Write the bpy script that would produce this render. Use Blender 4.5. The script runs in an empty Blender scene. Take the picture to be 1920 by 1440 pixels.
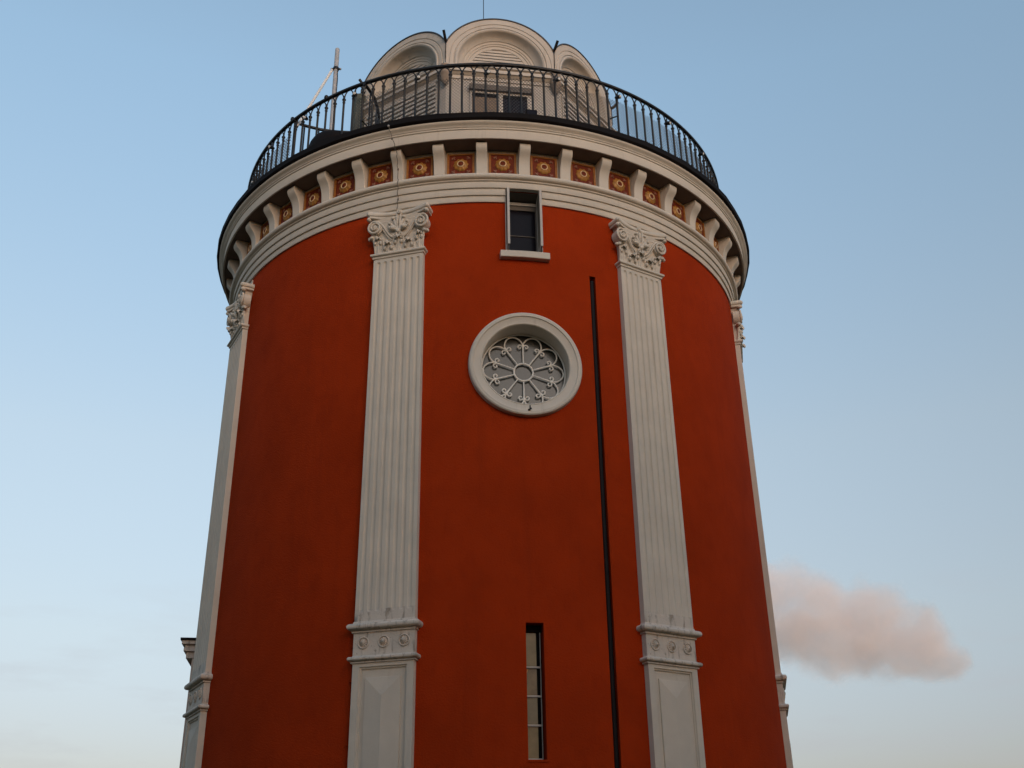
import bpy, bmesh, math, random
from mathutils import Vector, Matrix
random.seed(7)
SC = bpy.context.scene
COL = SC.collection
R = math.radians
sin, cos, pi = math.sin, math.cos, math.pi

# ------------------------------------------------------------------ camera
cam_d = bpy.data.cameras.new("camera"); cam = bpy.data.objects.new("camera", cam_d); COL.objects.link(cam)
CR = Vector((0.99968147, -0.02001499, -0.01537407)); CU = Vector((0.00492221, -0.44284405, 0.89658514)); CF = Vector((0.02475346, 0.89637523, 0.44260447))
m = Matrix.Identity(4)
for i in range(3):
    m[i][0] = CR[i]; m[i][1] = CU[i]; m[i][2] = -CF[i]
m[0][3], m[1][3], m[2][3] = 0.0, -15.484, 1.65
cam.matrix_world = m
cam_d.sensor_fit = 'HORIZONTAL'; cam_d.sensor_width = 36.0
cam_d.lens = 36.0 * 2000.27 / 1920.0
cam_d.clip_start = 0.1; cam_d.clip_end = 20000
SC.camera = cam

# ------------------------------------------------------------------ light
SUN_AZ, SUN_EL = 24.0, 4.0          # azimuth to the right of the line tower -> camera
sd = Vector((sin(R(SUN_AZ)) * cos(R(SUN_EL)), -cos(R(SUN_AZ)) * cos(R(SUN_EL)), sin(R(SUN_EL))))
sl = bpy.data.lights.new("sun", 'SUN'); so = bpy.data.objects.new("sun", sl); COL.objects.link(so)
sl.energy = 0.62; sl.angle = R(50); sl.color = (1.0, 0.89, 0.78)
so.rotation_euler = sd.to_track_quat('Z', 'Y').to_euler()

W = bpy.data.worlds.new("World"); SC.world = W; W.use_nodes = True
nt = W.node_tree; nt.nodes.clear()
def wn(t, **k):
    n = nt.nodes.new(t)
    for a, b in k.items(): setattr(n, a, b)
    return n
out = wn('ShaderNodeOutputWorld'); bg = wn('ShaderNodeBackground'); bg.inputs['Strength'].default_value = 0.15
sky = wn('ShaderNodeTexSky', sky_type='NISHITA', sun_disc=False, sun_elevation=R(SUN_EL), sun_rotation=R(180 - SUN_AZ), altitude=200, air_density=1.0, dust_density=1.0, ozone_density=1.0)
tc = wn('ShaderNodeTexCoord'); sep = wn('ShaderNodeSeparateXYZ'); nt.links.new(tc.outputs['Generated'], sep.inputs[0])
ramp = wn('ShaderNodeValToRGB')
nt.links.new(sep.outputs['Z'], ramp.inputs[0])
cr = ramp.color_ramp
SKYRAMP = [(0.0, (0.40, 0.36, 0.54)), (0.10, (0.46, 0.43, 0.63)), (0.22, (0.76, 0.67, 0.75)), (0.38, (1.06, 0.93, 0.94)), (0.66, (1.28, 1.30, 1.36)), (1.0, (1.35, 1.35, 1.4))]
while len(cr.elements) < len(SKYRAMP): cr.elements.new(0.5)
for el_, (p_, c_) in zip(cr.elements, SKYRAMP): el_.position = p_; el_.color = (c_[0], c_[1], c_[2], 1)
mul = wn('ShaderNodeMix', data_type='RGBA', blend_type='MULTIPLY'); mul.inputs[0].default_value = 1.0
nt.links.new(sky.outputs[0], mul.inputs[6]); nt.links.new(ramp.outputs[0], mul.inputs[7])
# faint thin cirrus low in the sky
mpw = wn('ShaderNodeMapping'); mpw.inputs['Scale'].default_value = (5, 5, 22); nt.links.new(tc.outputs['Generated'], mpw.inputs['Vector'])
nzw = wn('ShaderNodeTexNoise'); nzw.inputs['Scale'].default_value = 1.6; nzw.inputs['Detail'].default_value = 8; nzw.inputs['Roughness'].default_value = 0.58; nt.links.new(mpw.outputs[0], nzw.inputs['Vector'])
mrw = wn('ShaderNodeMapRange'); mrw.inputs[1].default_value = 0.50; mrw.inputs[2].default_value = 0.78; nt.links.new(nzw.outputs['Fac'], mrw.inputs[0])
mrz = wn('ShaderNodeMapRange'); mrz.interpolation_type = 'SMOOTHSTEP'; mrz.inputs[1].default_value = 0.32; mrz.inputs[2].default_value = 0.14; mrz.inputs[3].default_value = 0.0; mrz.inputs[4].default_value = 0.35; nt.links.new(sep.outputs['Z'], mrz.inputs[0])
mmw = wn('ShaderNodeMath', operation='MULTIPLY'); nt.links.new(mrw.outputs[0], mmw.inputs[0]); nt.links.new(mrz.outputs[0], mmw.inputs[1])
cir = wn('ShaderNodeMix', data_type='RGBA'); nt.links.new(mmw.outputs[0], cir.inputs[0]); nt.links.new(mul.outputs[2], cir.inputs[6]); cir.inputs[7].default_value = (1.22, 1.22, 1.30, 1)
nt.links.new(cir.outputs[2], bg.inputs['Color']); nt.links.new(bg.outputs[0], out.inputs[0])

SC.view_settings.view_transform = 'Standard'; SC.view_settings.look = 'None'
SC.cycles.volume_bounces = 12; SC.cycles.max_bounces = 14
SC.view_settings.exposure = 1.41; SC.view_settings.gamma = 1.0

# ------------------------------------------------------------------ materials
MATS = {}
def mat(name, col, rough=0.8, metal=0.0, spec=0.5, var=0.0, vscale=3.0, bump=0.0, bscale=60.0, dirt=None, streak=None):
    """procedural paint / stone / metal: tone variation, grain bump, optional stain colour"""
    M = bpy.data.materials.new(name); M.use_nodes = True; MATS[name] = M
    n = M.node_tree.nodes; L = M.node_tree.links; b = n['Principled BSDF']
    b.inputs['Roughness'].default_value = rough; b.inputs['Metallic'].default_value = metal
    b.inputs['Specular IOR Level'].default_value = spec
    g = n.new('ShaderNodeTexCoord')
    src = None
    base = n.new('ShaderNodeRGB'); base.outputs[0].default_value = (*col, 1); src = base.outputs[0]
    if var > 0:
        t = n.new('ShaderNodeTexNoise'); t.inputs['Scale'].default_value = vscale; t.inputs['Detail'].default_value = 6; t.inputs['Roughness'].default_value = 0.6
        L.new(g.outputs['Object'], t.inputs['Vector'])
        mr = n.new('ShaderNodeMapRange'); mr.inputs[1].default_value = 0.3; mr.inputs[2].default_value = 0.7
        mr.inputs[3].default_value = 1 - var; mr.inputs[4].default_value = 1 + var
        L.new(t.outputs['Fac'], mr.inputs[0])
        mx = n.new('ShaderNodeVectorMath'); mx.operation = 'SCALE'
        L.new(src, mx.inputs[0]); L.new(mr.outputs[0], mx.inputs['Scale']); src = mx.outputs[0]
    for spec_ in (dirt, streak):
        if not spec_: continue
        dcol, lo, hi, sx, sz = spec_
        mp = n.new('ShaderNodeMapping'); mp.inputs['Scale'].default_value = (sx, sx, sz)
        L.new(g.outputs['Object'], mp.inputs['Vector'])
        t = n.new('ShaderNodeTexNoise'); t.inputs['Scale'].default_value = 1.0; t.inputs['Detail'].default_value = 8; t.inputs['Roughness'].default_value = 0.65
        L.new(mp.outputs[0], t.inputs['Vector'])
        mr = n.new('ShaderNodeMapRange'); mr.inputs[1].default_value = lo; mr.inputs[2].default_value = hi
        L.new(t.outputs['Fac'], mr.inputs[0])
        mx = n.new('ShaderNodeMix'); mx.data_type = 'RGBA'
        L.new(mr.outputs[0], mx.inputs[0]); L.new(src, mx.inputs[6]); mx.inputs[7].default_value = (*dcol, 1)
        src = mx.outputs[2]
    L.new(src, b.inputs['Base Color'])
    if bump > 0:
        t = n.new('ShaderNodeTexNoise'); t.inputs['Scale'].default_value = bscale; t.inputs['Detail'].default_value = 5
        L.new(g.outputs['Object'], t.inputs['Vector'])
        bp = n.new('ShaderNodeBump'); bp.inputs['Strength'].default_value = bump; bp.inputs['Distance'].default_value = 0.01
        L.new(t.outputs['Fac'], bp.inputs['Height']); L.new(bp.outputs[0], b.inputs['Normal'])
    return M
RED = mat('red_stucco', (0.36, 0.034, 0.0052), 0.93, spec=0.05, var=0.11, vscale=1.3, bump=0.55, bscale=55, dirt=((0.28, 0.025, 0.0045), 0.50, 0.95, 5.0, 3.0), streak=((0.27, 0.028, 0.006), 0.56, 0.90, 3.5, 0.22))
CREAM = mat('cream_paint', (0.64, 0.565, 0.47), 0.75, spec=0.25, var=0.06, vscale=2.5, bump=0.15, bscale=70, streak=((0.44, 0.37, 0.29), 0.58, 0.90, 9.0, 0.7))
STAIN = mat('stained_cream_paint', (0.62, 0.545, 0.465), 0.8, spec=0.3, var=0.07, vscale=5, bump=0.25, bscale=50, streak=((0.20, 0.155, 0.11), 0.53, 0.72, 20, 3.5), dirt=((0.25, 0.20, 0.15), 0.60, 0.74, 26, 26))
LANP = mat('lantern_grey_cream_paint', (0.50, 0.462, 0.412), 0.8, spec=0.2, var=0.07, vscale=3, bump=0.15, bscale=60, streak=((0.34, 0.30, 0.25), 0.56, 0.86, 8.0, 1.0))
TRAC = mat('white_painted_iron', (0.80, 0.755, 0.68), 0.6, spec=0.3, var=0.05, vscale=12)
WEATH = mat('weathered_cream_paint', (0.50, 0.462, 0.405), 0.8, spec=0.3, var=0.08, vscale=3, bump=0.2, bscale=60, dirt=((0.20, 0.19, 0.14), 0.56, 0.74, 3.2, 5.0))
BLACK = mat('black_sheet_metal', (0.009, 0.007, 0.007), 0.75, spec=0.12, var=0.25, vscale=4, bump=0.1, bscale=8)
IRON = mat('black_painted_iron', (0.010, 0.010, 0.011), 0.45, spec=0.36, var=0.2, vscale=20, bump=0.1, bscale=150)
WIRE = mat('dark_wire', (0.03, 0.03, 0.035), 0.5, metal=0.3)
STEEL = mat('galvanised_steel', (0.42, 0.41, 0.40), 0.5, metal=0.25, var=0.12, vscale=14)
WHITEP = mat('white_plastic', (0.72, 0.72, 0.70), 0.5)
GLASS = mat('dark_window_glass', (0.010, 0.008, 0.012), 0.16, spec=0.12)
GREYG = mat('grey_frosted_glass', (0.058, 0.055, 0.045), 0.22, spec=0.5, var=0.15, vscale=2.5)
CURT = mat('beige_blind_behind_glass', (0.185, 0.148, 0.066), 0.28, spec=0.5, var=0.2, vscale=7)
GLINT = mat('ochre_sunset_glint', (0.42, 0.20, 0.05), 0.5)  # colour of the sunset reflection painted on one slit pane
CURTB = mat('brownish_blind_behind_glass', (0.15, 0.108, 0.055), 0.26, spec=0.5, var=0.25, vscale=9)
CURTC = mat('greenish_blind_behind_glass', (0.155, 0.145, 0.09), 0.26, spec=0.5, var=0.15, vscale=6)
CURTO = mat('ochre_blind_behind_glass', (0.20, 0.135, 0.075), 0.25, spec=0.5, var=0.15, vscale=7)
PANEL = mat('dark_red_glazed_tile', (0.15, 0.022, 0.005), 0.6, spec=0.2, var=0.3, vscale=18)
OCHRE = mat('ochre_tile_edge', (0.32, 0.12, 0.02), 0.55, spec=0.3, var=0.25, vscale=20)
GOLD = mat('gilded_boss', (0.36, 0.155, 0.02), 0.5, metal=0.1, var=0.3, vscale=25)
PALEG = mat('pale_gold_ring', (0.80, 0.56, 0.30), 0.4, metal=0.0)
LEAFC = mat('terracotta_leaf', (0.26, 0.10, 0.055), 0.5, var=0.2, vscale=30)
PIPE = mat('dark_brown_pipe', (0.010, 0.0065, 0.0065), 0.6, spec=0.15, var=0.2, vscale=6)
VOID = mat('black_gap', (0.006, 0.006, 0.006), 0.9, spec=0.1)
MOSS = mat('mossy_grey_zinc', (0.075, 0.082, 0.066), 0.7, var=0.3, vscale=5, dirt=((0.05, 0.065, 0.035), 0.5, 0.7, 9, 1.2))
ROOFM = mat('dark_zinc_roof', (0.07, 0.07, 0.075), 0.5, metal=0.4, var=0.2, vscale=4)
GRASS = mat('grass_and_gravel', (0.034, 0.040, 0.020), 0.95, spec=0.1, var=0.4, vscale=0.8, bump=0.6, bscale=12)
RUST = mat('weathered_wire', (0.13, 0.11, 0.085), 0.6, metal=0.3)
SOFFIT = mat('brown_grey_soffit', (0.20, 0.15, 0.125), 0.9, spec=0.1, var=0.15, vscale=4)  # darker brown tone than the cream cornice around it
SHUT = mat('grey_white_shutter_paint', (0.52, 0.48, 0.43), 0.7, var=0.05, vscale=6)
CORB = mat('dull_brown_stone', (0.27, 0.225, 0.185), 0.85, spec=0.2, var=0.15, vscale=8, bump=0.2, bscale=40)
GREYB = mat('grey_lintel_paint', (0.135, 0.115, 0.095), 0.75, var=0.08, vscale=5)

# ------------------------------------------------------------------ mesh builder
class MB:
    def __init__(s): s.v = []; s.f = []; s.m = []; s.mats = []
    def mi(s, M):
        if M not in s.mats: s.mats.append(M)
        return s.mats.index(M)
    def add(s, vs, fs, M):
        o = len(s.v); k = s.mi(M)
        s.v += [tuple(p) for p in vs]
        for f in fs: s.f.append([o + i for i in f]); s.m.append(k)
    def box(s, t0, t1, o0, o1, z0, z1, M):
        """box in a facet frame: t sideways, o outward (away from the axis), z up"""
        vs = [(t, -o, z) for z in (z0, z1) for o in (o0, o1) for t in (t0, t1)]
        s.add(vs, [(0, 1, 3, 2), (4, 6, 7, 5), (0, 4, 5, 1), (2, 3, 7, 6), (0, 2, 6, 4), (1, 5, 7, 3)], M)
    def frustum(s, a, b, M):
        """a, b: (t0,t1,o0,o1,z) lower and upper rectangle"""
        vs = [(t, -o, q[4]) for q in (a, b) for o in (q[2], q[3]) for t in (q[0], q[1])]
        s.add(vs, [(0, 1, 3, 2), (4, 6, 7, 5), (0, 4, 5, 1), (2, 3, 7, 6), (0, 2, 6, 4), (1, 5, 7, 3)], M)
    def lathe(s, prof, M, n=288, a0=None, a1=None):
        """closed (r,z) profile turned round the z axis"""
        full = a0 is None
        if full: a0, a1 = 0.0, 360.0
        k = len(prof); cols = n if full else n + 1
        vs = []
        for i in range(cols):
            a = R(a0 + (a1 - a0) * i / n)
            for r, z in prof: vs.append((r * sin(a), -r * cos(a), z))
        fs = []
        for i in range(n):
            j = (i + 1) % cols
            for q in range(k):
                q2 = (q + 1) % k
                fs.append((i * k + q, j * k + q, j * k + q2, i * k + q2))
        if not full:
            fs.append(tuple(range(k))); fs.append(tuple(reversed([n * k + q for q in range(k)])))
        s.add(vs, fs, M)
    def revolve(s, prof, origin, axis, M, n=16):
        """open profile (r,h) round an axis through origin, ends closed when r=0"""
        ax = Vector(axis).normalized(); u = ax.orthogonal().normalized(); w = ax.cross(u); o = Vector(origin)
        vs = []; k = len(prof)
        for i in range(n):
            a = 2 * pi * i / n
            for r, h in prof: vs.append(o + ax * h + (u * cos(a) + w * sin(a)) * max(r, 1e-5))
        fs = []
        for i in range(n):
            j = (i + 1) % n
            for q in range(k - 1): fs.append((i * k + q, j * k + q, j * k + q + 1, i * k + q + 1))
        s.add(vs, fs, M)
    def tube(s, pts, rad, M, n=8, closed=False, flat=1.0, up=None, caps=True):
        pts = [Vector(p) for p in pts]; N = len(pts)
        rads = rad if isinstance(rad, (list, tuple)) else [rad] * N
        vs = []; prev = None
        for i, p in enumerate(pts):
            a = pts[(i - 1) % N] if (closed or i > 0) else pts[i]
            b = pts[(i + 1) % N] if (closed or i < N - 1) else pts[i]
            d = (b - a).normalized() if (b - a).length > 1e-9 else Vector((0, 0, 1))
            if up is not None:
                u = Vector(up) - d * d.dot(Vector(up))
                u = u.normalized() if u.length > 1e-6 else d.orthogonal().normalized()
            elif prev is None: u = d.orthogonal().normalized()
            else:
                u = prev - d * d.dot(prev); u = u.normalized() if u.length > 1e-6 else d.orthogonal().normalized()
            prev = u; w = d.cross(u)
            for j in range(n):
                q = 2 * pi * j / n
                vs.append(p + (u * cos(q) * flat + w * sin(q)) * rads[i])
        fs = []
        for i in range(N if closed else N - 1):
            i2 = (i + 1) % N
            for j in range(n):
                j2 = (j + 1) % n
                fs.append((i * n + j, i2 * n + j, i2 * n + j2, i * n + j2))
        if caps and not closed:
            fs.append(tuple(range(n))); fs.append(tuple(reversed([(N - 1) * n + j for j in range(n)])))
        s.add(vs, fs, M)
    def ball(s, c, rx, ry, rz, M, nu=10, nv=7, rot=None):
        vs = []; c = Vector(c)
        for i in range(nv + 1):
            th = pi * i / nv
            for j in range(nu):
                ph = 2 * pi * j / nu
                p = Vector((rx * sin(th) * cos(ph), ry * sin(th) * sin(ph), rz * cos(th)))
                if rot is not None: p = rot @ p
                vs.append(c + p)
        fs = []
        for i in range(nv):
            for j in range(nu):
                j2 = (j + 1) % nu
                fs.append((i * nu + j, (i + 1) * nu + j, (i + 1) * nu + j2, i * nu + j2))
        s.add(vs, fs, M)
    def grid(s, P, M, close=False):
        """P[i][j] points"""
        k = len(P[0]); vs = [q for row in P for q in row]; fs = []
        for i in range(len(P) - 1):
            for j in range(k - 1): fs.append((i * k + j, (i + 1) * k + j, (i + 1) * k + j + 1, i * k + j + 1))
        s.add(vs, fs, M)
    def prism(s, poly, t0, t1, M):
        """polygon in the (o,z) plane extruded along t"""
        k = len(poly)
        vs = [(t, -o, z) for t in (t0, t1) for o, z in poly]
        fs = [tuple(range(k)), tuple(reversed(range(k, 2 * k)))] + [(i, (i + 1) % k, k + (i + 1) % k, k + i) for i in range(k)]
        s.add(vs, fs, M)
    def build(s, name, parent=None, smooth=35, recalc=True, merge=0.0):
        me = bpy.data.meshes.new(name); me.from_pydata(s.v, [], s.f)
        for M in s.mats: me.materials.append(M)
        me.polygons.foreach_set('material_index', s.m)
        if recalc or merge:
            b = bmesh.new(); b.from_mesh(me)
            if merge: bmesh.ops.remove_doubles(b, verts=b.verts, dist=merge)
            bmesh.ops.recalc_face_normals(b, faces=b.faces); b.to_mesh(me); b.free()
        if smooth:
            me.polygons.foreach_set('use_smooth', [True] * len(me.polygons)); me.set_sharp_from_angle(angle=R(smooth))
        o = bpy.data.objects.new(name, me); COL.objects.link(o)
        if parent is not None: o.parent = parent
        return o
def tag(o, label=None, cat=None, group=None, kind=None):
    if label: o['label'] = label
    if cat: o['category'] = cat
    if group: o['group'] = group
    if kind: o['kind'] = kind
    return o
def empty(name, loc=(0, 0, 0)):
    o = bpy.data.objects.new(name, None); o.empty_display_size = 0.3; COL.objects.link(o); o.location = loc; return o
def dup(o, az, parent):
    c = o.copy(); COL.objects.link(c); c.parent = parent; c.rotation_euler = (0, 0, R(az)); return c
def dup_tree(o, az, parent):
    kids = list(o.children); c = dup(o, az, parent)
    for k in kids:
        d = k.copy(); COL.objects.link(d); d.parent = c
    return c
def pol(az, r, z): return (r * sin(R(az)), -r * cos(R(az)), z)

# ------------------------------------------------------------------ ground
g = MB(); n = 64
ring = [0, 6, 14, 30, 80, 250, 900, 3000]
P = []
for r in ring:
    row = []
    for i in range(n + 1):
        a = 2 * pi * i / n
        row.append((r * cos(a), r * sin(a), -0.02 * max(0, r - 20) ** 0.75 * (0.7 + 0.3 * sin(3 * a)) if r > 20 else 0.0))
    P.append(row)
g.grid(P, GRASS)
tag(g.build('ground', merge=0.001), kind='structure')

# wood of broad-leaved trees behind the viewer: it shades the lower walls and shows in the glass
LEAF = mat('tree_leaves', (0.055, 0.075, 0.025), 0.7, spec=0.3, var=0.3, vscale=0.6)
BARK = mat('tree_bark', (0.07, 0.055, 0.04), 0.9, var=0.3, vscale=3, bump=0.5, bscale=20)
rw = random.Random(3)
mb_v, mb_f, mb_m = [], [], []
def leafq(c, s):
    u = Vector((rw.gauss(0, 1), rw.gauss(0, 1), rw.gauss(0, 1))).normalized(); w = u.orthogonal().normalized(); k = len(mb_v)
    a = u * s; b = w * s * 0.6; mb_v.extend([c - a, c + b, c + a, c - b]); mb_f.append((k, k + 1, k + 2, k + 3)); mb_m.append(0)
for i in range(34):
    az = -92 + 184 * (i + rw.uniform(-0.3, 0.3)) / 33; rr = 25 + rw.uniform(-1.5, 5); h = rw.uniform(11.5, 15.5)
    bx, by = rr * sin(R(az)), -rr * cos(R(az)); gz = -0.6
    k = len(mb_v); n = 7
    for q in range(6):
        u = q / 5
        for j in range(n):
            a = 2 * pi * j / n; r_ = 0.28 * (1 - 0.75 * u); mb_v.append(Vector((bx + r_ * cos(a) + 0.3 * sin(u * 4 + i), by + r_ * sin(a), gz + u * h * 0.8)))
    for q in range(5):
        for j in range(n): mb_f.append((k + q * n + j, k + q * n + (j + 1) % n, k + (q + 1) * n + (j + 1) % n, k + (q + 1) * n + j)); mb_m.append(1)
    for c in range(46):
        a = rw.uniform(0, 2 * pi); v = rw.uniform(0.06, 1.0); rad = 3.0 * math.sqrt(max(0.05, 1 - (2 * v - 1) ** 2)) * rw.uniform(0.3, 1.0)
        cc = Vector((bx + rad * cos(a), by + rad * sin(a), gz + 1.0 + (h - 1.0) * v))
        for l in range(46):
            leafq(cc + Vector((rw.gauss(0, 0.55), rw.gauss(0, 0.55), rw.gauss(0, 0.42))), rw.uniform(0.12, 0.26))
me = bpy.data.meshes.new('woodland'); me.from_pydata(mb_v, [], mb_f); me.materials.append(LEAF); me.materials.append(BARK); me.polygons.foreach_set('material_index', mb_m)
o = bpy.data.objects.new('woodland', me); COL.objects.link(o); tag(o, kind='stuff')

# evening cloud low in the sky right of the tower: a real volume far behind it
CP = Vector((0, -15.484, 1.65)); CD = 900.0; PXS = CD / 2000.27
def far(px, py, extra=0.0):
    d = CF * 2000.27 + CR * (px - 960) + CU * (720 - py); return CP + d / 2000.27 * (CD + extra)
CB = [(1370, 1130, 120, 70), (1450, 1120, 110, 66), (1530, 1130, 100, 62), (1500, 1175, 120, 62), (1600, 1160, 100, 66), (1650, 1195, 90, 62), (1590, 1205, 105, 54), (1700, 1212, 84, 58), (1745, 1220, 66, 50), (1780, 1232, 46, 40), (1715, 1240, 76, 42), (1640, 1222, 90, 46)]
ctr = far(1590, 1175)
CM = bpy.data.materials.new('cloud_vapour'); CM.use_nodes = True; cn = CM.node_tree.nodes; cl = CM.node_tree.links; cn.clear()
co = cn.new('ShaderNodeOutputMaterial'); pv = cn.new('ShaderNodeVolumePrincipled'); cl.new(pv.outputs[0], co.inputs['Volume'])
pv.inputs['Color'].default_value = (1.0, 0.945, 0.93, 1); pv.inputs['Anisotropy'].default_value = -0.6
ct = cn.new('ShaderNodeTexCoord')
n1 = cn.new('ShaderNodeTexNoise'); n1.inputs['Scale'].default_value = 0.022; n1.inputs['Detail'].default_value = 8; n1.inputs['Roughness'].default_value = 0.6; cl.new(ct.outputs['Object'], n1.inputs['Vector'])
acc = None
for px, py, rx, rz in CB:
    p = far(px, py, random.Random(px).uniform(-12, 12)) - ctr
    sb = cn.new('ShaderNodeVectorMath'); sb.operation = 'SUBTRACT'; cl.new(ct.outputs['Object'], sb.inputs[0]); sb.inputs[1].default_value = p
    ml = cn.new('ShaderNodeVectorMath'); ml.operation = 'MULTIPLY'; cl.new(sb.outputs[0], ml.inputs[0]); ml.inputs[1].default_value = (1 / (rx * PXS), 1 / (rx * PXS), 1 / (rz * PXS))
    ln = cn.new('ShaderNodeVectorMath'); ln.operation = 'LENGTH'; cl.new(ml.outputs[0], ln.inputs[0])
    iv = cn.new('ShaderNodeMath'); iv.operation = 'SUBTRACT'; iv.inputs[0].default_value = 1.0; cl.new(ln.outputs['Value'], iv.inputs[1])
    if acc is None: acc = iv
    else:
        mx = cn.new('ShaderNodeMath'); mx.operation = 'SMOOTH_MAX'; mx.inputs[2].default_value = 0.3; cl.new(acc.outputs[0], mx.inputs[0]); cl.new(iv.outputs[0], mx.inputs[1]); acc = mx
nm_ = cn.new('ShaderNodeMath'); nm_.operation = 'MULTIPLY_ADD'; cl.new(n1.outputs['Fac'], nm_.inputs[0]); nm_.inputs[1].default_value = 2.6; nm_.inputs[2].default_value = -1.24
ad = cn.new('ShaderNodeMath'); ad.operation = 'ADD'; cl.new(acc.outputs[0], ad.inputs[0]); cl.new(nm_.outputs[0], ad.inputs[1])
mr = cn.new('ShaderNodeMapRange'); mr.interpolation_type = 'SMOOTHSTEP'; mr.inputs[1].default_value = 0.02; mr.inputs[2].default_value = 0.60; mr.inputs[3].default_value = 0.0; mr.inputs[4].default_value = 0.028
cl.new(ad.outputs[0], mr.inputs[0]); cl.new(mr.outputs[0], pv.inputs['Density'])
cb_ = MB(); cb_.ball((0, 0, 0), 270 * PXS, 110 * PXS, 150 * PXS, LEAF, 32, 16, Matrix.Rotation(R(17), 3, 'Y') @ Matrix.Identity(3))
cl_o = cb_.build('cloud'); cl_o.data.materials.clear(); cl_o.data.materials.append(CM); cl_o.location = ctr
tag(cl_o, 'soft pink evening cloud low in the sky right of the tower', 'cloud')

# ------------------------------------------------------------------ tower
PH = -15.38                                   # azimuth of the left front pilaster
tower = empty('tower'); tag(tower, 'round brick red plaster tower with cream fluted pilasters and bracketed cornice', 'tower')
WIN_AZ, OC_AZ, SL_AZ = 7.3, 7.05, 7.45

def cylcut(az, r, z, o0, o1, n=64):
    a = R(az); d = Vector((sin(a), -cos(a), 0)); t = Vector((cos(a), sin(a), 0)); Z = Vector((0, 0, 1))
    vs = []
    for o in (o0, o1):
        for i in range(n):
            q = 2 * pi * i / n; vs.append(d * o + t * r * cos(q) + Z * (z + r * sin(q)))
    return vs, [tuple(range(n)), tuple(reversed(range(n, 2 * n)))] + [(i, (i + 1) % n, n + (i + 1) % n, n + i) for i in range(n)]
def boxcut(az, hw, o0, o1, z0, z1, az2=None):
    """az at z0 and az2 at z1 (slight lean)"""
    vs = []
    for z, A in ((z0, az), (z1, az if az2 is None else az2)):
        a = R(A); d = Vector((sin(a), -cos(a), 0)); t = Vector((cos(a), sin(a), 0))
        for o in (o0, o1):
            for s in (-hw, hw): vs.append(d * o + t * s + Vector((0, 0, z)))
    return vs, [(0, 1, 3, 2), (4, 6, 7, 5), (0, 4, 5, 1), (2, 3, 7, 6), (0, 2, 6, 4), (1, 5, 7, 3)]

wall_mb = MB(); n = 360
vs = []
for z in (-0.2, 10.95):
    for i in range(n): vs.append(pol(360 * i / n, 4.0, z))
wall_mb.add(vs, [tuple(range(n)), tuple(reversed(range(n, 2 * n)))] + [(i, (i + 1) % n, n + (i + 1) % n, n + i) for i in range(n)], RED)
wall = wall_mb.build('wall', tower, smooth=30)
cut = MB()
for vs, fs in (cylcut(OC_AZ, 0.545, 7.59, 3.60, 4.3), boxcut(WIN_AZ, 0.238, 3.55, 4.3, 9.17, 10.162), boxcut(SL_AZ, 0.098, 3.72, 4.3, 3.035, 4.448), boxcut(19.75, 0.041, 3.9, 4.3, 0.4, 8.985, 20.27)):
    cut.add(vs, fs, RED)
cutter = cut.build('cutter', smooth=0)
md = wall.modifiers.new('cut', 'BOOLEAN'); md.operation = 'DIFFERENCE'; md.solver = 'EXACT'; md.object = cutter
bpy.context.view_layer.update()
ev = wall.evaluated_get(bpy.context.evaluated_depsgraph_get())
nm = bpy.data.meshes.new_from_object(ev); wall.modifiers.clear(); wall.data = nm; nm.name = 'wall'
bpy.data.objects.remove(cutter)
nm.polygons.foreach_set('use_smooth', [True] * len(nm.polygons)); nm.set_sharp_from_angle(angle=R(30))

# --- entablature
e = MB()
e.lathe([(3.95, 9.972), (4.022, 9.972), (4.026, 9.979), (4.026, 10.062), (3.95, 10.062)], CREAM, 340, WIN_AZ + 3.45, WIN_AZ - 3.45 + 360)
e.lathe([(3.95, 10.064), (4.046, 10.064), (4.050, 10.071), (4.050, 10.163), (3.95, 10.163)], CREAM, 340, WIN_AZ + 3.45, WIN_AZ - 3.45 + 360)
p = [(3.95, 10.1655), (4.068, 10.1655), (4.072, 10.172), (4.072, 10.258), (4.086, 10.262), (4.092, 10.268), (4.092, 10.276), (4.083, 10.281), (4.083, 10.287)]
for i in range(9):
    a = -pi / 2 + pi * i / 8; p.append((4.088 + 0.044 * cos(a), 10.332 + 0.043 * sin(a)))
p += [(4.075, 10.378), (4.012, 10.382), (4.012, 10.811)]
e.lathe(p + [(3.95, 10.811)], CREAM, 360)
e.build('frieze', tower)
e = MB()
p = [(4.258, 10.8125), (4.266, 10.806), (4.283, 10.806), (4.285, 10.812), (4.285, 10.945), (4.297, 10.95), (4.300, 10.956), (4.300, 10.972), (4.308, 10.975)]
for i in range(10):
    u = i / 9
    p.append((4.310 + 0.046 * (0.5 - 0.5 * cos(pi * u)), 10.977 + 0.062 * u))
p += [(4.358, 11.046), (4.258, 11.046)]
e.lathe(p, CREAM, 360)
e.build('cornice', tower)
e = MB(); e.lathe([(3.90, 10.8135), (4.2575, 10.8135), (4.2575, 11.044), (3.90, 11.044)], SOFFIT, 360); e.build('soffit', tower)
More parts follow.
